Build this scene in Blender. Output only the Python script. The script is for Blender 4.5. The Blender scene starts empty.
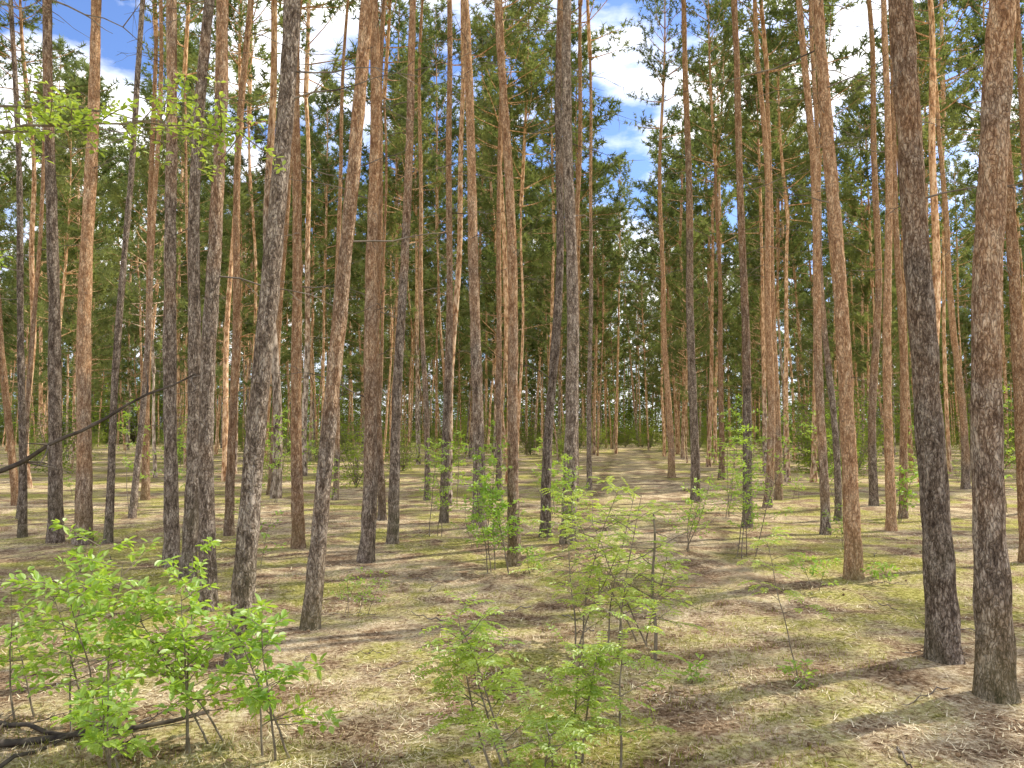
import bpy, math, random
from mathutils import Vector, noise, Matrix
R = random.Random(11)
scene = bpy.context.scene
col = scene.collection

# ------------------------------------------------------------------ helpers
class MB:
    def __init__(s): s.v=[]; s.f=[]; s.m=[]
    def tube(s, pts, rad, seg=6, mat=0, rough=0.0, cap=True):
        base=len(s.v); n=len(pts)
        for i,p in enumerate(pts):
            a=pts[max(i-1,0)]; b=pts[min(i+1,n-1)]
            t=(b-a)
            if t.length<1e-6: t=Vector((0,0,1))
            t.normalize()
            ref=Vector((0,1,0)) if abs(t.y)<0.9 else Vector((1,0,0))
            u=t.cross(ref).normalized(); w=t.cross(u)
            for k in range(seg):
                an=2*math.pi*k/seg
                d=u*math.cos(an)+w*math.sin(an)
                r=rad[i]
                if rough:
                    q=p+d*r
                    r*=1+rough*noise.noise(Vector((q.x*14,q.y*14,q.z*4)))+rough*.7*noise.noise(Vector((q.x*4,q.y*4,q.z*1.3+9)))
                s.v.append(p+d*r)
        for i in range(n-1):
            for k in range(seg):
                k2=(k+1)%seg
                s.f.append((base+i*seg+k, base+i*seg+k2, base+(i+1)*seg+k2, base+(i+1)*seg+k)); s.m.append(mat)
        if cap:
            s.f.append(tuple(base+(n-1)*seg+k for k in range(seg))); s.m.append(mat)
    def tri(s,a,b,c,mat):
        k=len(s.v); s.v+= [a,b,c]; s.f.append((k,k+1,k+2)); s.m.append(mat)
    def leaf(s,p,d,n,L,W,mat):
        d=d.normalized(); side=d.cross(n)
        if side.length<1e-4: side=d.cross(Vector((1,0.2,0)))
        side.normalize(); up=side.cross(d)
        k=len(s.v)
        s.v+=[p, p+d*L*.35+side*W*.42+up*W*.14, p+d*L*.72+side*W*.40+up*W*.10, p+d*L-up*L*.08,
              p+d*L*.72-side*W*.40+up*W*.10, p+d*L*.35-side*W*.42+up*W*.14]
        s.f+=[(k,k+1,k+2,k+3),(k,k+3,k+4,k+5)]; s.m+=[mat,mat]
    def mesh(s,name,mats,smooth=True):
        me=bpy.data.meshes.new(name)
        me.from_pydata([tuple(v) for v in s.v],[],s.f)
        for m in mats: me.materials.append(m)
        me.polygons.foreach_set('material_index',s.m)
        me.polygons.foreach_set('use_smooth',[smooth]*len(s.f))
        me.update(); return me
def obj(name,data,parent=None,loc=None,rot=None,scale=None):
    o=bpy.data.objects.new(name,data); col.objects.link(o)
    if parent: o.parent=parent
    if loc is not None: o.location=loc
    if rot is not None: o.rotation_euler=rot
    if scale is not None: o.scale=scale
    return o
def rv(r=R):
    while True:
        v=Vector((r.uniform(-1,1),r.uniform(-1,1),r.uniform(-1,1)))
        if .05<v.length<1: return v.normalized()
def gh(x,y):
    a=noise.noise(Vector((x*.12,y*.12,0)))*.12+noise.noise(Vector((x*.5,y*.5,3)))*.045
    if abs(x)<20 and y<25: a+=noise.noise(Vector((x*2.2,y*2.2,7)))*.022
    return a

# ------------------------------------------------------------------ materials
def newmat(name):
    m=bpy.data.materials.new(name); m.use_nodes=True
    nt=m.node_tree; nt.nodes.clear()
    out=nt.nodes.new('ShaderNodeOutputMaterial')
    return m,nt,out
def N(nt,t,**k):
    n=nt.nodes.new(t)
    for a,b in k.items(): setattr(n,a,b)
    return n
def ramp(nt,src,stops,interp='LINEAR'):
    r=nt.nodes.new('ShaderNodeValToRGB'); r.color_ramp.interpolation=interp
    e=r.color_ramp.elements
    while len(e)<len(stops): e.new(.5)
    for el,(p,c) in zip(e,stops):
        el.position=p; el.color=c if len(c)==4 else (*c,1)
    nt.links.new(src,r.inputs[0]); return r.outputs[0]
def mix(nt,f,a,b,mode='MIX'):
    m=nt.nodes.new('ShaderNodeMixRGB'); m.blend_type=mode
    for i,v in ((0,f),(1,a),(2,b)):
        if hasattr(v,'is_linked') or hasattr(v,'links'): nt.links.new(v,m.inputs[i])
        elif i==0: m.inputs[0].default_value=v
        else: m.inputs[i].default_value=(*v,1)
    return m.outputs[0]
def math_(nt,op,a,b=None,clamp=False):
    m=nt.nodes.new('ShaderNodeMath'); m.operation=op; m.use_clamp=clamp
    for i,v in ((0,a),(1,b)):
        if v is None: continue
        if isinstance(v,(int,float)): m.inputs[i].default_value=v
        else: nt.links.new(v,m.inputs[i])
    return m.outputs[0]
def noiset(nt,vec,scale,detail=4,rough=.6):
    n=nt.nodes.new('ShaderNodeTexNoise'); n.inputs['Scale'].default_value=scale
    n.inputs['Detail'].default_value=detail; n.inputs['Roughness'].default_value=rough
    if vec is not None: nt.links.new(vec,n.inputs['Vector'])
    return n.outputs[0]

def bark_mat(far=False):
    m,nt,out=newmat('pine_bark_distant' if far else 'pine_bark')
    tc=N(nt,'ShaderNodeTexCoord'); oi=N(nt,'ShaderNodeObjectInfo')
    # shift the pattern per tree so no two trunks share it
    sh=N(nt,'ShaderNodeVectorMath'); sh.operation='ADD'
    cx=N(nt,'ShaderNodeCombineXYZ'); nt.links.new(math_(nt,'MULTIPLY',oi.outputs['Random'],37.0),cx.inputs[2])
    nt.links.new(tc.outputs['Object'],sh.inputs[0]); nt.links.new(cx.outputs[0],sh.inputs[1])
    mp=N(nt,'ShaderNodeMapping'); mp.inputs['Scale'].default_value=(1,1,.36)
    nt.links.new(sh.outputs[0],mp.inputs[0])
    big=noiset(nt,sh.outputs[0],1.3,2)
    if far:
        f2=noiset(nt,mp.outputs[0],14,3,.75)
    else:
        fine=noiset(nt,mp.outputs[0],70,4,.8); mid=noiset(nt,mp.outputs[0],21,2,.6)
        f2=math_(nt,'ADD',math_(nt,'MULTIPLY',fine,.6),math_(nt,'MULTIPLY',mid,.4))
    plate=ramp(nt,f2,[(.37,(.085,.062,.046)),(.48,(.28,.21,.155)),(.6,(.64,.53,.42))])
    org=ramp(nt,f2,[(.37,(.26,.13,.065)),(.48,(.58,.33,.175)),(.61,(.90,.64,.40))])
    at=N(nt,'ShaderNodeAttribute'); at.attribute_type='OBJECT'; at.attribute_name='warm_from'
    sp=N(nt,'ShaderNodeSeparateXYZ'); nt.links.new(tc.outputs['Object'],sp.inputs[0])
    h=math_(nt,'SUBTRACT',sp.outputs[2],at.outputs['Fac'])
    h=math_(nt,'ADD',math_(nt,'MULTIPLY',h,.24),math_(nt,'MULTIPLY',math_(nt,'SUBTRACT',big,.5),2.0),)
    hf=math_(nt,'MULTIPLY',math_(nt,'ADD',h,.28,True),.95)
    c=mix(nt,hf,plate,org)
    if not far:
        nz=N(nt,'ShaderNodeTexNoise'); nz.inputs['Scale'].default_value=30; nz.inputs['Detail'].default_value=2
        nt.links.new(mp.outputs[0],nz.inputs['Vector'])
        add=N(nt,'ShaderNodeMixRGB'); add.blend_type='LINEAR_LIGHT'; add.inputs[0].default_value=.045
        nt.links.new(mp.outputs[0],add.inputs[1]); nt.links.new(nz.outputs['Color'],add.inputs[2])
        vo=N(nt,'ShaderNodeTexVoronoi'); vo.feature='DISTANCE_TO_EDGE'; vo.inputs['Scale'].default_value=38
        nt.links.new(add.outputs[0],vo.inputs['Vector'])
        crack=ramp(nt,vo.outputs['Distance'],[(0,(.25,.25,.25)),(.07,(.68,.68,.68)),(.2,(1,1,1))])
        dark=mix(nt,hf,(.06,.044,.034),(.21,.11,.06))
        c=mix(nt,crack,dark,c)
        moss=math_(nt,'MULTIPLY',math_(nt,'SUBTRACT',1.0,math_(nt,'MULTIPLY',sp.outputs[2],.9),True),ramp(nt,big,[(.45,(0,0,0)),(.7,(.5,.5,.5))]))
        c=mix(nt,moss,c,(.15,.17,.07))
    v=math_(nt,'ADD',math_(nt,'MULTIPLY',oi.outputs['Random'],.5),.8)
    hs=N(nt,'ShaderNodeHueSaturation'); nt.links.new(v,hs.inputs['Value']); nt.links.new(c,hs.inputs['Color'])
    b=N(nt,'ShaderNodeBsdfDiffuse')
    nt.links.new(hs.outputs[0],b.inputs[0])
    if not far:
        hgt=math_(nt,'ADD',crack,math_(nt,'MULTIPLY',fine,1.6))
        bp=N(nt,'ShaderNodeBump'); bp.inputs['Strength'].default_value=.9; bp.inputs['Distance'].default_value=.014
        nt.links.new(hgt,bp.inputs['Height']); nt.links.new(bp.outputs[0],b.inputs['Normal'])
    nt.links.new(b.outputs[0],out.inputs[0]); return m

def leaf_mat(name,c1,c2,trans=.5,tcol=None,scale=1.5,gloss=.06,detail=1):
    m,nt,out=newmat(name)
    tc=N(nt,'ShaderNodeTexCoord'); oi=N(nt,'ShaderNodeObjectInfo')
    f=noiset(nt,tc.outputs['Object'],scale,detail)
    f=math_(nt,'ADD',math_(nt,'MULTIPLY',math_(nt,'SUBTRACT',f,.5),1.8),math_(nt,'ADD',math_(nt,'MULTIPLY',oi.outputs['Random'],.6),.2),True)
    c=mix(nt,f,c1,c2)
    d=N(nt,'ShaderNodeBsdfDiffuse'); t=N(nt,'ShaderNodeBsdfTranslucent')
    nt.links.new(c,d.inputs[0])
    tt=mix(nt,1.0,c,tcol or (1.5,1.5,.6),'MULTIPLY'); nt.links.new(tt,t.inputs[0])
    ms=N(nt,'ShaderNodeMixShader'); ms.inputs[0].default_value=trans
    nt.links.new(d.outputs[0],ms.inputs[1]); nt.links.new(t.outputs[0],ms.inputs[2])
    last=ms.outputs[0]
    if gloss:
        g=N(nt,'ShaderNodeBsdfGlossy'); g.inputs['Roughness'].default_value=.45
        m2=N(nt,'ShaderNodeMixShader'); m2.inputs[0].default_value=gloss
        nt.links.new(last,m2.inputs[1]); nt.links.new(g.outputs[0],m2.inputs[2]); last=m2.outputs[0]
    nt.links.new(last,out.inputs[0]); return m
def plain_mat(name,c1,c2,scale=8,detail=2):
    m,nt,out=newmat(name)
    tc=N(nt,'ShaderNodeTexCoord'); f=noiset(nt,tc.outputs['Object'],scale,detail)
    c=ramp(nt,f,[(.3,c1),(.7,c2)])
    b=N(nt,'ShaderNodeBsdfDiffuse')
    nt.links.new(c,b.inputs[0]); nt.links.new(b.outputs[0],out.inputs[0]); return m

def ground_nodes(nt,path=False):
    tc=N(nt,'ShaderNodeTexCoord'); P=tc.outputs['Object']
    big=noiset(nt,P,.35,3,.65); mid=noiset(nt,P,1.7,5,.7); fine=noiset(nt,P,30,5,.8)
    straw=ramp(nt,fine,[(.37,(.27,.18,.09)),(.46,(.63,.47,.27)),(.56,(.88,.73,.48)),(.7,(.95,.85,.63))])
    brown=ramp(nt,fine,[(.37,(.07,.043,.024)),(.5,(.31,.20,.115)),(.65,(.66,.50,.33))])
    moss=ramp(nt,fine,[(.37,(.10,.105,.018)),(.5,(.38,.355,.07)),(.65,(.70,.63,.20))])
    c=mix(nt,ramp(nt,mid,[(.42,(0,0,0)),(.56,(1,1,1))]),brown,straw)
    mf=math_(nt,'ADD',math_(nt,'MULTIPLY',big,.5),math_(nt,'MULTIPLY',mid,.5))
    c=mix(nt,ramp(nt,mf,[(.475,(0,0,0)),(.56,(.88,.88,.88))]) if not path else ramp(nt,mf,[(.46,(0,0,0)),(.6,(.6,.6,.6))]),c,moss)
    b=N(nt,'ShaderNodeBsdfDiffuse')
    nt.links.new(c,b.inputs[0])
    bp=N(nt,'ShaderNodeBump'); bp.inputs['Strength'].default_value=1.0; bp.inputs['Distance'].default_value=.035
    nt.links.new(fine,bp.inputs['Height']); nt.links.new(bp.outputs[0],b.inputs['Normal'])
    return b,mid,fine
def ground_mat():
    m,nt,out=newmat('forest_floor'); b,_,_=ground_nodes(nt); nt.links.new(b.outputs[0],out.inputs[0]); return m
def path_mat():
    m,nt,out=newmat('path_litter'); b,mid,fine=ground_nodes(nt,True)
    at=N(nt,'ShaderNodeAttribute'); at.attribute_name='edge'
    e=math_(nt,'ADD',at.outputs['Fac'],math_(nt,'MULTIPLY',math_(nt,'SUBTRACT',mid,.5),1.4))
    e=math_(nt,'ADD',e,math_(nt,'MULTIPLY',math_(nt,'SUBTRACT',fine,.5),.6))
    f=ramp(nt,e,[(.55,(0,0,0)),(.8,(1,1,1))])
    t=N(nt,'ShaderNodeBsdfTransparent'); ms=N(nt,'ShaderNodeMixShader')
    nt.links.new(f,ms.inputs[0]); nt.links.new(b.outputs[0],ms.inputs[1]); nt.links.new(t.outputs[0],ms.inputs[2])
    nt.links.new(ms.outputs[0],out.inputs[0]); return m

BARK=bark_mat(); BARKF=bark_mat(True)
DEAD=plain_mat('dead_twig',(.10,.08,.065),(.32,.27,.22),6,0)
NEED=leaf_mat('pine_needles',(.115,.155,.06),(.28,.32,.14),.45,(1.45,1.4,.75),.8,0,0)
LEAF=leaf_mat('spring_leaves',(.26,.43,.06),(.42,.57,.12),.55,(1.5,1.4,.6),3)
LEAF2=leaf_mat('pinnate_leaves',(.34,.47,.085),(.50,.60,.15),.55,(1.45,1.35,.6),4)
BUSHL=leaf_mat('bush_leaves',(.13,.19,.05),(.35,.43,.10),.5,(1.5,1.5,.6),.6,0,0)
STEM=plain_mat('sapling_stem',(.14,.11,.075),(.30,.25,.18),20)
DARKW=plain_mat('dark_branch',(.045,.037,.032),(.14,.115,.09),15)
GROUND=ground_mat(); PATH=path_mat()

# ------------------------------------------------------------------ ground
def axis(lo,hi,fl,fh,step):
    a=[]; v=fl
    while v<=fh: a.append(v); v+=step
    s=step; v=a[-1]
    while v<hi: s*=1.13; v+=s; a.append(v)
    s=step; v=a[0]; b=[]
    while v>lo: s*=1.13; v-=s; b.append(v)
    return b[::-1]+a
xs=axis(-500,500,-9,9,.11); ys=axis(-300,700,2,15,.11)
nx=len(xs)
gv=[(x,y,gh(x,y)) for y in ys for x in xs]
gf=[(j*nx+i,j*nx+i+1,(j+1)*nx+i+1,(j+1)*nx+i) for j in range(len(ys)-1) for i in range(nx-1)]
me=bpy.data.meshes.new('ground'); me.from_pydata(gv,[],gf); me.materials.append(GROUND)
me.polygons.foreach_set('use_smooth',[True]*len(gf)); obj('ground',me)

def pathx(y): return .145*y+.35
pv=[];pf=[];pe=[]
NY=200; NW=15
for j in range(NY):
    y=6.5+ (j/NY)**1.5*70
    for i in range(NW):
        t=i/(NW-1)*2-1
        x=pathx(y)+t*1.5
        pv.append((x,y,gh(x,y)+.014+ .012*max(0,(y-20)/10))); 
        pe.append(max(abs(t), 1-(y-6.5)/4))
for j in range(NY-1):
    for i in range(NW-1): pf.append((j*NW+i,j*NW+i+1,(j+1)*NW+i+1,(j+1)*NW+i))
me=bpy.data.meshes.new('forest_path'); me.from_pydata(pv,[],pf); me.materials.append(PATH)
a=me.attributes.new('edge','FLOAT','POINT'); a.data.foreach_set('value',pe)
me.polygons.foreach_set('use_smooth',[True]*len(pf)); obj('forest_path',me)

# ------------------------------------------------------------------ pine parts
def dead_branch(mb,p,az,L,r,rad=.009,mat=1):
    el=r.uniform(-.35,.45)
    d=Vector((math.cos(az)*math.cos(el),math.sin(az)*math.cos(el),math.sin(el)))
    pts=[p]; q=p.copy(); n=6
    for i in range(n):
        d=(d+rv(r)*.28+Vector((0,0,-.04))).normalized(); q=q+d*L/n; pts.append(q)
    mb.tube(pts,[rad*(1-.85*i/n) for i in range(n+1)],4,mat,cap=False)
    for i in range(1,n+1):
        if r.random()<.75:
            dd=(d+rv(r)*.8).normalized(); l2=L*r.uniform(.12,.35)
            m=pts[i]+dd*l2*.5+rv(r)*.03; mb.tube([pts[i],m,m+(dd+rv(r)*.3)*l2*.5],[rad*.45,rad*.35,rad*.15],3,mat,cap=False)

def crown(seed,L=7.5,W=1.0,dens=1.0,nn=6,nl0=.16,nw=.017):
    r=random.Random(seed); mb=MB()
    bend=rv(r)*.25; bend.z=0
    stem=lambda z: Vector((bend.x*math.sin(z/L*2.5),bend.y*math.sin(z/L*2.5),z))
    mb.tube([stem(L*i/9) for i in range(10)],[.07*(1-.88*i/9) for i in range(10)],7,0)
    z=0
    while z<L:
        t=z/L
        for k in range(r.choice((3,4,4,5))):
            if r.random()<.18+.3*(t<.25): continue
            az=r.uniform(0,6.283); ln=2.0*W*(1-t)**.55*r.uniform(.45,1.1)*(0.75 if t<.15 else 1)+.25
            el=math.radians(r.uniform(-8,18)+42*t)
            d=Vector((math.cos(az)*math.cos(el),math.sin(az)*math.cos(el),math.sin(el)))
            p=stem(z); pts=[p]; n=5
            for i in range(n):
                d=(d+rv(r)*.13+Vector((0,0,.07))).normalized(); p=p+d*ln/n; pts.append(p)
            mb.tube(pts,[.022*(1-.8*i/n)*(1.1-t*.5) for i in range(n+1)],4,0,cap=False)
            nt_=int((3+ln*3.6)*dens)
            for j in range(nt_):
                f=1-(j/nt_)*.66; ii=min(int(f*n),n-1); q=pts[ii].lerp(pts[ii+1],f*n-ii) if f<1 else pts[n]
                td=(d*.7+rv(r)*.75+Vector((0,0,.25))).normalized(); tl=r.uniform(.18,.48)
                mb.tri(q-Vector((.004,0,.004)),q+Vector((.004,0,.004)),q+td*tl,0)
                for g in range(3):
                    c=q+td*tl*(.4+.3*g)
                    for _ in range(nn):
                        nd=(td*.55+rv(r)*.85).normalized(); nl=nl0*r.uniform(.75,1.3)
                        s=nd.cross(rv(r)).normalized()*nw
                        mb.tri(c-s,c+s,c+nd*nl,2)
        z+=r.uniform(.32,.62)
    return mb.mesh('pine_crown',[BARKF,DEAD,NEED],False)
crowns=[crown(100+i,L=6.5+i%3*.9,W=.88+.12*(i%4),nn=7,nw=.018) for i in range(6)]
crownsF=[crown(150+i,L=6.5+i%3*1.2,W=1.05+.15*(i%4),nn=6,nl0=.225,nw=.027) for i in range(6)]

def center(z,lx,ly,w,ph): 
    return Vector((lx*z+w*(math.sin(z*.33+ph)-math.sin(ph))+w*.3*(math.sin(z*1.1+ph*3)-math.sin(ph*3)), ly*z+w*.7*math.sin(z*.27+ph*2)-w*.7*math.sin(ph*2), z))
tree_xy=[]
def pine(x,y,r0,lx,warm,H=None,curve=None,deadn=1.0):
    r=random.Random(int(x*1000)+int(y*77)); r0*=.85
    H=H or r.uniform(10,12.5); d=math.hypot(x,y)
    ly=r.uniform(-.018,.012); w=r.uniform(.03,.15) if curve is None else curve; ph=r.uniform(0,6.28)
    e=obj('pine_tree',None,loc=(x,y,gh(x,y)-.05)); e.empty_display_size=.3
    mb=MB(); st=.08 if d<8 else (.12 if d<11 else .22)
    n=int(H/st); seg=20 if d<8 else 12
    P=[center(H*i/n,lx,ly,w,ph) for i in range(n+1)]
    rad=[r0*(1-.5*(i/n))*(1+.38*math.exp(-(H*i/n)/.16)+.08*math.exp(-(H*i/n)/.9)) for i in range(n+1)]
    mb.tube(P,rad,seg,0,rough=.16)
    for k in range(int(r.uniform(12,20)*deadn)):
        z=r.uniform(1.6,H)**1.0
        if z<5.0 and r.random()<.85: L=r.uniform(.04,.18)
        else: L=r.uniform(.3,1.4)
        az=r.uniform(0,6.28); c=center(z,lx,ly,w,ph)+Vector((math.cos(az),math.sin(az),0))*r0*.55
        dead_branch(mb,c,az,L,r,rad=.004+.004*L)
    t=obj('trunk',mb.mesh('trunk',[BARK,DEAD]),e); t['warm_from']=float(warm)
    top=center(H,lx,ly,w,ph)
    c=obj('crown',r.choice(crowns),e,loc=top-Vector((0,0,.05)),rot=(-ly,lx,r.uniform(0,6.28)))
    s=max(.8,r0*.5/.07); s=min(s,1.05); c.scale=(s,s,r.uniform(.85,1.05)); c['warm_from']=-8.0
    tree_xy.append((x,y))

# surveyed pines (metres, camera stands at the origin): x, y, radius, lean, height where orange bark starts
T=[
(-7.35,11.7,.065,-.045,9),(-6.55,11.2,.11,-.05,7),(-6.0,10.9,.125,.004,.5),(-5.65,10.9,.062,.045,9),(-7.08,14.5,.07,.01,3),(-10.45,16.4,.09,-.13,-3),
(-3.96,9.1,.095,-.016,5),(-3.52,8.5,.088,.004,7),(-2.72,7.05,.082,.02,3.5),(-4.17,11.5,.075,.012,0),(-1.90,5.48,.088,.040,6),(-1.66,6.48,.08,.068,1.8),
(-2.81,10.3,.092,-.014,-1),(-1.77,9.5,.102,.002,1.5),(-1.63,10.7,.085,.02,4),(-2.23,13.4,.075,.01,1),(-1.13,13.0,.08,-.01,3),(-.51,12.3,.115,-.03,3),
(.035,9.15,.08,-.012,.8),(.49,11.2,.085,0,7),(.78,10.6,.115,.014,8),(2.05,20.5,.08,0,6),(4.18,17.6,.125,-.025,6),(3.73,12.3,.085,-.02,3),
(5.4,16.4,.10,0,0),(6.05,17.6,.10,.004,0),(4.72,11.7,.08,-.018,1),(3.60,8.2,.098,-.030,-4),(6.0,12.3,.085,-.004,-3),(7.3,14.5,.085,.01,-1),
(2.93,5.31,.110,-.040,3.2),(2.86,4.64,.108,-.010,1.7),(6.02,9.1,.085,-.02,-3),(12,20.5,.12,-.02,1),(5.3,25.7,.13,-.01,-1),
(6.65,24.6,.11,.002,0),(-.28,17.6,.085,0,2),(-1.92,17.6,.075,-.01,3),(-4,17.6,.075,.02,1),(1.44,17.6,.09,0,4),
(-5.9,19,.10,.03,0),(5.75,13.7,.07,.004,4),(7.65,16.4,.10,0,2),(-8.3,17.6,.10,.0,-1),(8.9,13.0,.08,.0,-3),
(-9.0,14.2,.055,.03,2),(-8.0,19.5,.06,-.03,3),(-3.5,19.5,.06,.01,1),
]
for a in T: pine(*a)

def full_tree(seed,Hr=(9.5,12),rr=(.08,.115),cs=1.0,pool=None,dead=(12,20)):
    r=random.Random(seed); mb=MB(); H=r.uniform(*Hr); lx=r.uniform(-.035,.035); ly=r.uniform(-.035,.035); w=r.uniform(.05,.27); ph=r.uniform(0,6)
    n=20; r0=r.uniform(*rr)
    mb.tube([center(H*i/n,lx,ly,w,ph) for i in range(n+1)],[r0*(1-.45*i/n)*(1+.3*math.exp(-(H*i/n)/.2)) for i in range(n+1)],8,0,rough=.07)
    for k in range(r.randint(*dead)):
        z=r.uniform(3.5,H); az=r.uniform(0,6.28)
        dead_branch(mb,center(z,lx,ly,w,ph),az,r.uniform(.3,1.5),r,rad=.008)
    cr=r.choice(pool or crowns); top=center(H,lx,ly,w,ph); base=len(mb.v)
    mb.v+=[v.co*cs+top for v in cr.vertices]
    for p in cr.polygons:
        mb.f.append(tuple(base+i for i in p.vertices)); mb.m.append(p.material_index)
    return mb.mesh('pine_variant',[BARKF,DEAD,NEED])
full=[full_tree(500+i) for i in range(6)]
far=[full_tree(560+i,(7.5,11.5),(.06,.11),1.08,crownsF,(8,12)) for i in range(6)]
low=[full_tree(600+i,(3.0,7.0),(.045,.08),.95,crownsF,(3,6)) for i in range(5)]
stand=obj('pine_forest_stand',None,loc=(0,0,0))
nf=0
y=-12.0
while y<104:
    x=-95.0
    step=3.9 if y<22 else 3.1+max(0,y-45)*.008
    while x<95:
        X=x+R.uniform(-2.1,2.1); Y=y+R.uniform(-2.1,2.1); x+=step
        if abs(X)>.73*max(Y,0)+15: continue
        if abs(X)<.74*Y+.8 and Y<16: continue
        if math.hypot(X,Y)<3.2: continue
        if abs(X-pathx(Y))<1.8 and Y<50: continue
        if (Y<2 or X<-.6*Y-4) and R.random()<.5: continue
        if 6<X<17 and 3<Y<15 and R.random()<.6: continue
        if any((X-a)**2+(Y-b)**2<1.6 for a,b in tree_xy): continue
        if R.random()<.25: continue
        s=R.uniform(.8,1.2)
        pool=full if Y<24 else (far if R.random()<.70 else low)
        o=obj('pine',R.choice(pool),stand,loc=(X,Y,gh(X,Y)-.05),rot=(R.gauss(0,.026),R.gauss(0,.026),R.uniform(0,6.28)),scale=(s,s,s*R.uniform(.9,1.12)))
        o['warm_from']=R.choice((-5,-3,-1,0,2,5))*1.0
        nf+=1
    y+=step
print('fill',nf)

# ------------------------------------------------------------------ bushes of the understorey
def bush(seed,h=2.4,w=1.3,nl=2600,ls=.09):
    r=random.Random(seed); mb=MB(); tips=[]
    for k in range(9):
        az=r.uniform(0,6.28); d=Vector((math.cos(az)*.35,math.sin(az)*.35,1)).normalized(); p=Vector((0,0,0)); pts=[p]
        for i in range(6):
            d=(d+rv(r)*.22).normalized(); p=p+d*h*r.uniform(.12,.17); pts.append(p)
            for _ in range(3):
                q=p+Vector((r.gauss(0,w*.33),r.gauss(0,w*.33),r.gauss(0,.15))); mb.tube([p,q],[.007,.003],3,0,cap=False)
                tips.append(q)
        mb.tube(pts,[.018*(1-i/8) for i in range(7)],4,0,cap=False)
    for i in range(nl):
        c=r.choice(tips); q=c+Vector((r.gauss(0,.14),r.gauss(0,.14),r.gauss(0,.09)))
        q.z=max(q.z,.03)
        n=(Vector((0,0,1))+rv(r)*.8).normalized(); d=rv(r); d.z*=.5
        mb.leaf(q,d,n,ls*r.uniform(.6,1.2),ls*.55,1)
    return mb.mesh('bush_variant',[STEM,BUSHL],False)
bushes=[bush(900+i,h=1.8+.4*i,nl=1300+120*i,ls=.105) for i in range(5)]
thicket=obj('undergrowth_thicket',None)
for i in range(280):
    Y=R.uniform(20,90); X=R.uniform(-.8*Y-2,.8*Y+2)
    if abs(X-pathx(Y))<2.0 and Y<60: continue
    dens=.25+.6*min(1,max(0,(Y-25)/50))
    if X>0.12*Y+2: dens+=.25
    if R.random()>dens: continue
    s=R.uniform(.4,1.0)*(1+.7*max(0,(Y-45)/60))
    obj('bush',R.choice(bushes),thicket,loc=(X,Y,gh(X,Y)),rot=(0,0,R.uniform(0,6.28)),scale=(s,s,s*R.uniform(.8,1.3)))
belt=obj('distant_woodland_belt',None)
for i in range(170):
    X=-105+210*(i+R.random())/170; Y=R.uniform(98,118)
    s=R.uniform(1.4,2.1)
    o=obj('belt_pine',R.choice(low),belt,loc=(X,Y,-.1),rot=(0,0,R.uniform(0,6.28)),scale=(s,s,s*R.uniform(.45,1.0))); o['warm_from']=2.0
for i in range(200):
    X=-100+200*(i+R.random())/200; Y=R.uniform(84,112)
    s=R.uniform(1.4,3.6); obj('belt_shrub',R.choice(bushes),belt,loc=(X,Y,-.15),rot=(0,0,R.uniform(0,6.28)),scale=(s,s,s))

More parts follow.
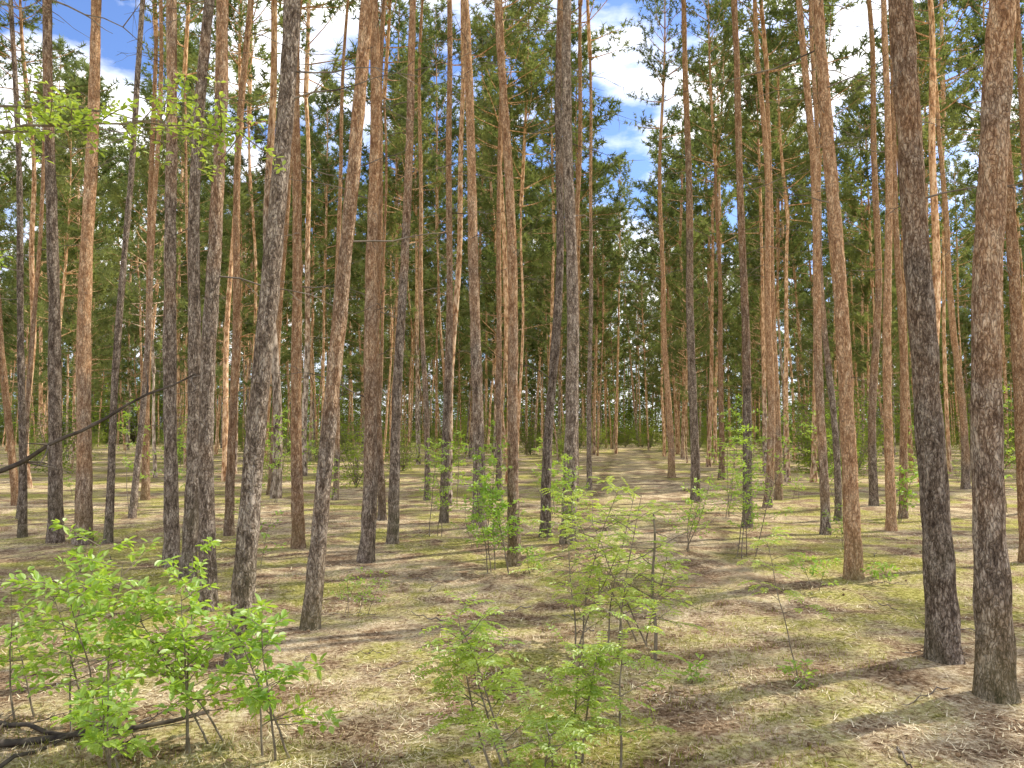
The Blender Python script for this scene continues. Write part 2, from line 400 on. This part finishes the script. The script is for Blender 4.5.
# ------------------------------------------------------------------ saplings
def pinnate(mb,p,d,L,r,mat=1,size=.032):
    d=d.normalized(); side=d.cross(Vector((0,0,1)))
    if side.length<.1: side=Vector((1,0,0))
    side.normalize(); n=r.choice((5,6,7)); pts=[]
    q=p.copy(); dd=d.copy()
    for i in range(n+1):
        pts.append(q.copy()); dd=(dd+Vector((0,0,-.10))).normalized(); q=q+dd*L/n
    mb.tube(pts,[.0016]*(n+1),3,mat,cap=False)
    for i in range(1,n+1):
        s=size*(.7+.5*math.sin(math.pi*i/(n+1)))
        for sg in (-1,1):
            ld=(side*sg+dd*.35+rv(r)*.18).normalized()
            mb.leaf(pts[i],ld,(Vector((0,0,1))+rv(r)*.35).normalized(),s*r.uniform(.85,1.1),s*.55,mat)
    mb.leaf(pts[-1],dd,Vector((0,0,1)),size,size*.55,mat)
def sapling(name,x,y,h,stems,kind,ls=.06,lean=(0,0),spread=.4,seed=1,nb=9,lv=5,mat=None,rad=.007,bare=0.25):
    r=random.Random(seed); mb=MB(); mat=mat or LEAF
    for s in range(stems):
        az=r.uniform(0,6.28); H=h*r.uniform(.65,1.0) if s else h
        d=Vector((math.cos(az)*spread*.5+lean[0],math.sin(az)*spread*.5+lean[1],1)).normalized()
        p=Vector((r.uniform(-.04,.04)*stems,r.uniform(-.04,.04)*stems,-.03)); n=9; pts=[p]
        for i in range(n):
            d=(d+rv(r)*.11+Vector((lean[0]*.05,lean[1]*.05,0))).normalized(); p=p+d*H/n; pts.append(p)
        mb.tube(pts,[rad*(1-.75*i/n) for i in range(n+1)],6,0)
        for b in range(nb):
            f=bare+(1-bare)*(b+r.random())/nb; ii=min(int(f*n),n-1); q=pts[ii].lerp(pts[ii+1],f*n-ii)
            a2=b*2.4+r.uniform(-.5,.5); bd=Vector((math.cos(a2),math.sin(a2),r.uniform(.1,.7))).normalized()
            bl=spread*H*r.uniform(.45,1.0)*(1.15-f*.7); bp=[q]; m=4
            for i in range(m):
                bd=(bd+rv(r)*.16).normalized(); q=q+bd*bl/m; bp.append(q)
            mb.tube(bp,[rad*.45*(1-.7*i/m) for i in range(m+1)],4,0,cap=False)
            for k in range(lv):
                g=.25+.75*(k+1)/lv; jj=min(int(g*m),m-1); c=bp[jj].lerp(bp[jj+1],min(1,g*m-jj))
                if kind=='pinnate':
                    ld=(bd*.5+rv(r)*.8); ld.z=abs(ld.z)*.4; pinnate(mb,c,ld,r.uniform(.09,.17)*ls/.032,r,1,ls)
                else:
                    cnt=r.randint(2,4)+(3 if k==lv-1 else 0)
                    for _ in range(cnt):
                        ld=(bd*.4+rv(r)); ld.z*=.45; ld.normalize(); c2=c+ld*.015
                        mb.leaf(c2,ld,(Vector((0,0,1))+rv(r)*.5).normalized(),ls*r.uniform(.5,1.15),ls*.5,1)
    return obj(name,mb.mesh(name,[STEM,mat],False),loc=(x,y,gh(x,y)))
sapling('oak_sapling',-1.62,4.0,1.05,4,'leaf',.062,(-.28,.0),.5,3,nb=14,lv=6)
sapling('oak_sapling',-2.25,4.3,1.1,4,'leaf',.062,(-.15,.0),.5,4,nb=13,lv=6)
sapling('oak_sapling',-1.15,3.85,.85,3,'leaf',.062,(-.15,.0),.45,5,nb=11,lv=5)
sapling('oak_sapling',-1.9,3.65,.55,3,'leaf',.058,(-.2,.0),.5,6,nb=9,lv=5)
sapling('oak_sapling',-2.75,4.5,.8,2,'leaf',.055,(-.1,.0),.5,26,nb=9,lv=5)
sapling('locust_sapling',.02,3.6,.8,3,'pinnate',.026,(-.22,0),.45,7,nb=12,lv=5,mat=LEAF2)
sapling('locust_sapling',.38,3.7,.8,3,'pinnate',.026,(.12,0),.4,8,nb=11,lv=5,mat=LEAF2)
sapling('locust_sapling',.22,3.35,.42,2,'pinnate',.026,(0,0),.5,9,nb=7,lv=4,mat=LEAF2)
sapling('locust_shrub',.55,5.7,1.3,5,'pinnate',.023,(.15,.1),.5,10,nb=13,lv=6,mat=LEAF2)
sapling('locust_shrub',.95,5.9,1.2,3,'pinnate',.023,(-.15,0),.55,11,nb=12,lv=6,mat=LEAF2)
sapling('rowan_sapling',-.10,8.7,1.5,5,'leaf',.055,(0,0),.3,12,nb=18,lv=6)
sapling('rowan_sapling',.75,10.0,1.3,3,'leaf',.055,(0,0),.35,13,nb=12,lv=5)
sapling('rowan_sapling',2.85,9.3,1.75,4,'leaf',.05,(.06,0),.28,14,nb=16,lv=5)
sapling('rowan_sapling',2.3,9.8,1.0,3,'leaf',.05,(.1,0),.4,15,nb=12,lv=4)
sapling('locust_sapling',1.82,5.0,.95,1,'pinnate',.026,(-.02,0),.4,16,nb=9,lv=4,mat=LEAF2,rad=.005,bare=.45)
sapling('oak_seedling',1.72,4.75,.18,2,'leaf',.045,(0,0),.6,17,nb=4,lv=2,rad=.003)
sapling('oak_seedling',1.15,5.0,.16,2,'leaf',.045,(0,0),.6,18,nb=4,lv=2,rad=.003)
sapling('oak_seedling',3.75,7.9,.28,3,'leaf',.05,(0,0),.6,19,nb=4,lv=3,rad=.003)
sapling('oak_seedling',-1.35,6.9,.45,4,'leaf',.03,(0,0),.5,20,nb=7,lv=4,rad=.003)
sapling('birch_sapling',-1.15,11.5,1.6,3,'leaf',.05,(0,0),.25,21,nb=14,lv=5)
sapling('birch_sapling',3.9,14.0,2.3,3,'leaf',.06,(0,0),.25,22,nb=16,lv=5)
sapling('birch_sapling',6.6,16.0,2.2,3,'leaf',.06,(0,0),.3,23,nb=16,lv=5)
sapling('birch_sapling',-6.5,15.5,2.0,2,'leaf',.06,(0,0),.3,24,nb=14,lv=5)
sapling('birch_sapling',-3.4,14.0,1.4,2,'leaf',.06,(0,0),.3,25,nb=10,lv=5)
for i in range(18):
    Y=R.uniform(7,24); X=R.uniform(-.62*Y,.62*Y)
    if abs(X-pathx(Y))<1.3: continue
    sapling('oak_seedling',X,Y,R.uniform(.25,.8),2,'leaf',.05,(0,0),.5,40+i,nb=6,lv=3,rad=.004)
for i in range(22):
    Y=R.uniform(12,30); X=R.uniform(-.62*Y,.66*Y)
    if abs(X-pathx(Y))<1.6: continue
    sapling('birch_sapling',X,Y,R.uniform(1.0,2.8),2,'leaf',.075,(0,0),.3,80+i,nb=12,lv=5,rad=.009)

r=random.Random(77); mb=MB()
pts=[Vector((.01*math.sin(i),.01*math.cos(i*1.3),-.03+i*.115)) for i in range(10)]
mb.tube(pts,[.014-.0008*i for i in range(10)],7,0,rough=.15)
for i in range(16): dead_branch(mb,pts[r.randint(3,9)],r.uniform(0,6.28),r.uniform(.15,.75),r,.004,0)
obj('dead_sapling_stem',mb.mesh('dead_sapling_stem',[STEM]),loc=(.99,5.45,gh(.99,5.45)))

# ------------------------------------------------------------------ broadleaf tree just left, limbs reach into view
r=random.Random(5); mb=MB()
bx,by=-4.5,4.6
mb.tube([Vector((.05*math.sin(i*.5),.04*math.cos(i*.4),-.1+i*.4)) for i in range(19)],[.11-.0045*i for i in range(19)],12,0,rough=.1)
def limb(pts,r0,leaves=True,twn=10,ls=.055,mat=0,droop=0,tw=.5):
    P=[]
    for i in range(len(pts)-1):
        for k in range(5): P.append(pts[i].lerp(pts[i+1],k/5)+rv(r)*.012)
    P.append(pts[-1]); n=len(P)
    mb.tube(P,[r0*(1-.85*i/n) for i in range(n)],6,mat,rough=.1)
    for j in range(twn):
        i=r.randint(int(n*.3),n-1); d=((P[-1]-P[0]).normalized()*.6+rv(r)*.8); d.z+=.1-droop; d.normalize()
        q=P[i]; tp=[q]; L=r.uniform(.4,1)*tw
        for k in range(4):
            d=(d+rv(r)*.2).normalized(); q=q+d*L/4; tp.append(q)
        mb.tube(tp,[.005,.004,.003,.002,.0015],4,mat,cap=False)
        if leaves:
            for c in tp[1:]:
                for _ in range(r.randint(4,7)):
                    ld=rv(r); ld.z*=.5
                    mb.leaf(c+ld*.02,ld,(Vector((0,0,1))+rv(r)*.6).normalized(),ls*r.uniform(.6,1.2),ls*.5,2)
V=Vector
def W(x,y,z): return V((x-bx,y-by,z))
limb([W(-4.5,4.6,3.0),W(-3.7,4.5,3.25),W(-2.9,4.5,3.42),W(-2.2,4.5,3.45),W(-1.65,4.6,3.42)],.014,True,28,.05,tw=.4)
limb([W(-4.5,4.6,3.3),W(-3.6,4.9,3.7),W(-2.9,5.0,3.75),W(-2.2,5.0,3.62)],.014,True,22,.05,tw=.45)
limb([W(-4.5,4.6,2.6),W(-3.7,4.2,2.95),W(-2.9,4.1,3.0)],.012,True,12,.045,tw=.4)
limb([W(-4.5,4.6,2.4),W(-3.6,4.4,2.65),W(-2.75,4.3,2.5)],.010,True,6,.045,tw=.3)
limb([W(-4.5,4.6,3.8),W(-3.9,5,4.4),W(-3.3,5.1,4.6),W(-2.6,5.0,4.3)],.016,False,14,.045,tw=.6)
limb([W(-4.5,4.6,1.0),W(-3.2,4.0,1.22),W(-2.35,3.6,1.42),W(-1.95,3.5,1.62),W(-1.40,3.4,1.86)],.020,False,9,.045,mat=1,tw=.35)
for k in range(8):
    az=r.uniform(1.8,4.6); limb([V((0,0,4+.4*k)),V((math.cos(az)*1.2,math.sin(az)*1.2,4.6+.4*k)),V((math.cos(az)*2,math.sin(az)*2,4.7+.4*k))],.02,True,14,.06)
obj('young_oak_tree',mb.mesh('young_oak_tree',[STEM,DARKW,LEAF2],False),loc=(bx,by,gh(bx,by)))

# ------------------------------------------------------------------ fallen wood
def fallen(name,x,y,L,az,rad,seed,tw=6,mat=None):
    r=random.Random(seed); mb=MB(); p=Vector((0,0,rad*.8)); d=Vector((math.cos(az),math.sin(az),.02)); pts=[p]
    for i in range(8):
        d=(d+rv(r)*.12); d.z*=.3; d.normalize(); p=p+d*L/8
        pp=p.copy(); pp.z=gh(x+p.x,y+p.y)-gh(x,y)+rad*.8+ (.02 if i%3==1 else 0); pts.append(pp)
    mb.tube(pts,[rad*(1-.6*i/8) for i in range(9)],7,0,rough=.15)
    for i in range(tw):
        dead_branch(mb,pts[r.randint(2,8)],az+r.choice((-1,1))*r.uniform(.4,1.1),L*r.uniform(.1,.3),r,rad*.3,0)
    return obj(name,mb.mesh(name,[mat or DARKW]),loc=(x,y,gh(x,y)))
fallen('fallen_branch',-3.1,3.9,1.5,.25,.025,1)
fallen('fallen_branch',-2.9,4.4,1.1,-.3,.015,2)
fallen('fallen_branch',-2.5,3.7,.8,1.2,.012,3)
for i in range(44):
    Y=R.uniform(3.6,13); X=R.uniform(-.62*Y,.62*Y)
    fallen('fallen_twig',X,Y,R.uniform(.2,.7),R.uniform(0,6.28),R.uniform(.003,.007),20+i,tw=3,mat=DEAD)

# ------------------------------------------------------------------ litter: needles, twigs, grass, cones
L1=plain_mat('dry_straw',(.55,.43,.25),(.92,.80,.54),3,0)
L2=plain_mat('brown_needles',(.14,.085,.045),(.46,.31,.18),3,0)
L3=leaf_mat('moss_green',(.24,.25,.045),(.56,.52,.14),.4,(1.2,1.2,.7),2,0,0)
mb=MB(); r=random.Random(9)
for i in range(70000):
    Y=2.6+ (r.random()**1.6)*13; X=r.uniform(-.75*Y-.3,.75*Y+.3)
    m=noise.noise(Vector((X*.9,Y*.9,2)))
    if m+r.uniform(-.5,.5)<-.25: continue
    L=r.uniform(.025,.09); az=r.uniform(0,6.28)
    d=Vector((math.cos(az),math.sin(az),r.uniform(-.05,.35))); w=Vector((-d.y,d.x,0))*r.uniform(.0012,.0028)*(1+Y*.08)
    p=Vector((X,Y,gh(X,Y)+r.uniform(.002,.012)))
    mb.tri(p-w,p+w,p+d*L,0 if r.random()<.45+.5*m else 1)
obj('needle_litter',mb.mesh('needle_litter',[L1,L2],False))
mb=MB()
for i in range(15000):
    Y=2.6+ (r.random()**1.5)*15; X=r.uniform(-.75*Y-.3,.75*Y+.3)
    if noise.noise(Vector((X*.45,Y*.45,5)))+.45*noise.noise(Vector((X*2,Y*2,5)))<.08: continue
    for _ in range(5):
        q=Vector((X+r.gauss(0,.035),Y+r.gauss(0,.035),0)); q.z=gh(q.x,q.y)
        d=(Vector((r.gauss(0,.5),r.gauss(0,.5),1))).normalized(); w=Vector((r.uniform(-1,1),r.uniform(-1,1),0)).normalized()*.0028
        mb.tri(q-w,q+w,q+d*r.uniform(.012,.05),0 if r.random()<.8 else 1)
obj('moss_and_grass',mb.mesh('moss_and_grass',[L3,L1],False))
mb=MB()
for i in range(70):
    Y=r.uniform(3,13); X=r.uniform(-.7*Y,.7*Y); az=r.uniform(0,6.28); d=Vector((math.cos(az),math.sin(az),.1)); p=Vector((X,Y,gh(X,Y)+.010))
    mb.tube([p,p+d*.010,p+d*.022,p+d*.034],[.005,.011,.009,.003],7,0)
obj('pine_cones',mb.mesh('pine_cones',[L2]))

# ------------------------------------------------------------------ light, sky
AZ=math.radians(67); EL=math.radians(48)
sv=Vector((math.sin(AZ)*math.cos(EL),math.cos(AZ)*math.cos(EL),math.sin(EL)))
sd=bpy.data.lights.new('sun','SUN'); sd.energy=5.0; sd.angle=math.radians(.5); sd.color=(1,.95,.84)
so=obj('sun',sd); so.rotation_euler=sv.to_track_quat('Z','Y').to_euler(); so.location=(20,12,30)
w=bpy.data.worlds.new('World'); scene.world=w; w.use_nodes=True; nt=w.node_tree; nt.nodes.clear()
out=nt.nodes.new('ShaderNodeOutputWorld'); bg=nt.nodes.new('ShaderNodeBackground'); bg.inputs[1].default_value=.15
sky=nt.nodes.new('ShaderNodeTexSky'); sky.sky_type='NISHITA'; sky.sun_disc=False; sky.sun_elevation=EL; sky.sun_rotation=AZ
tc=nt.nodes.new('ShaderNodeTexCoord'); mp=nt.nodes.new('ShaderNodeMapping'); mp.inputs['Scale'].default_value=(1,1,2.2); mp.inputs['Location'].default_value=(.35,.1,.2)
nt.links.new(tc.outputs['Generated'],mp.inputs[0])
c=noiset(nt,mp.outputs[0],3.2,8,.55)
cm=ramp(nt,c,[(.45,(0,0,0)),(.565,(1,1,1))])
sk=mix(nt,1.0,sky.outputs[0],(1.0,1.2,1.65),'MULTIPLY')
cc=mix(nt,cm,sk,(12.8,12.8,12.8))
nt.links.new(cc,bg.inputs[0]); nt.links.new(bg.outputs[0],out.inputs[0])

# ------------------------------------------------------------------ camera
cd=bpy.data.cameras.new('camera'); cd.sensor_width=36; cd.lens=27.1; cd.clip_end=2000; cd.clip_start=.05
co=obj('camera',cd,loc=(0,0,1.6+gh(0,0)),rot=(math.radians(93.4),0,0)); scene.camera=co
scene.view_settings.view_transform='Standard'; scene.view_settings.look='None'; scene.view_settings.exposure=0
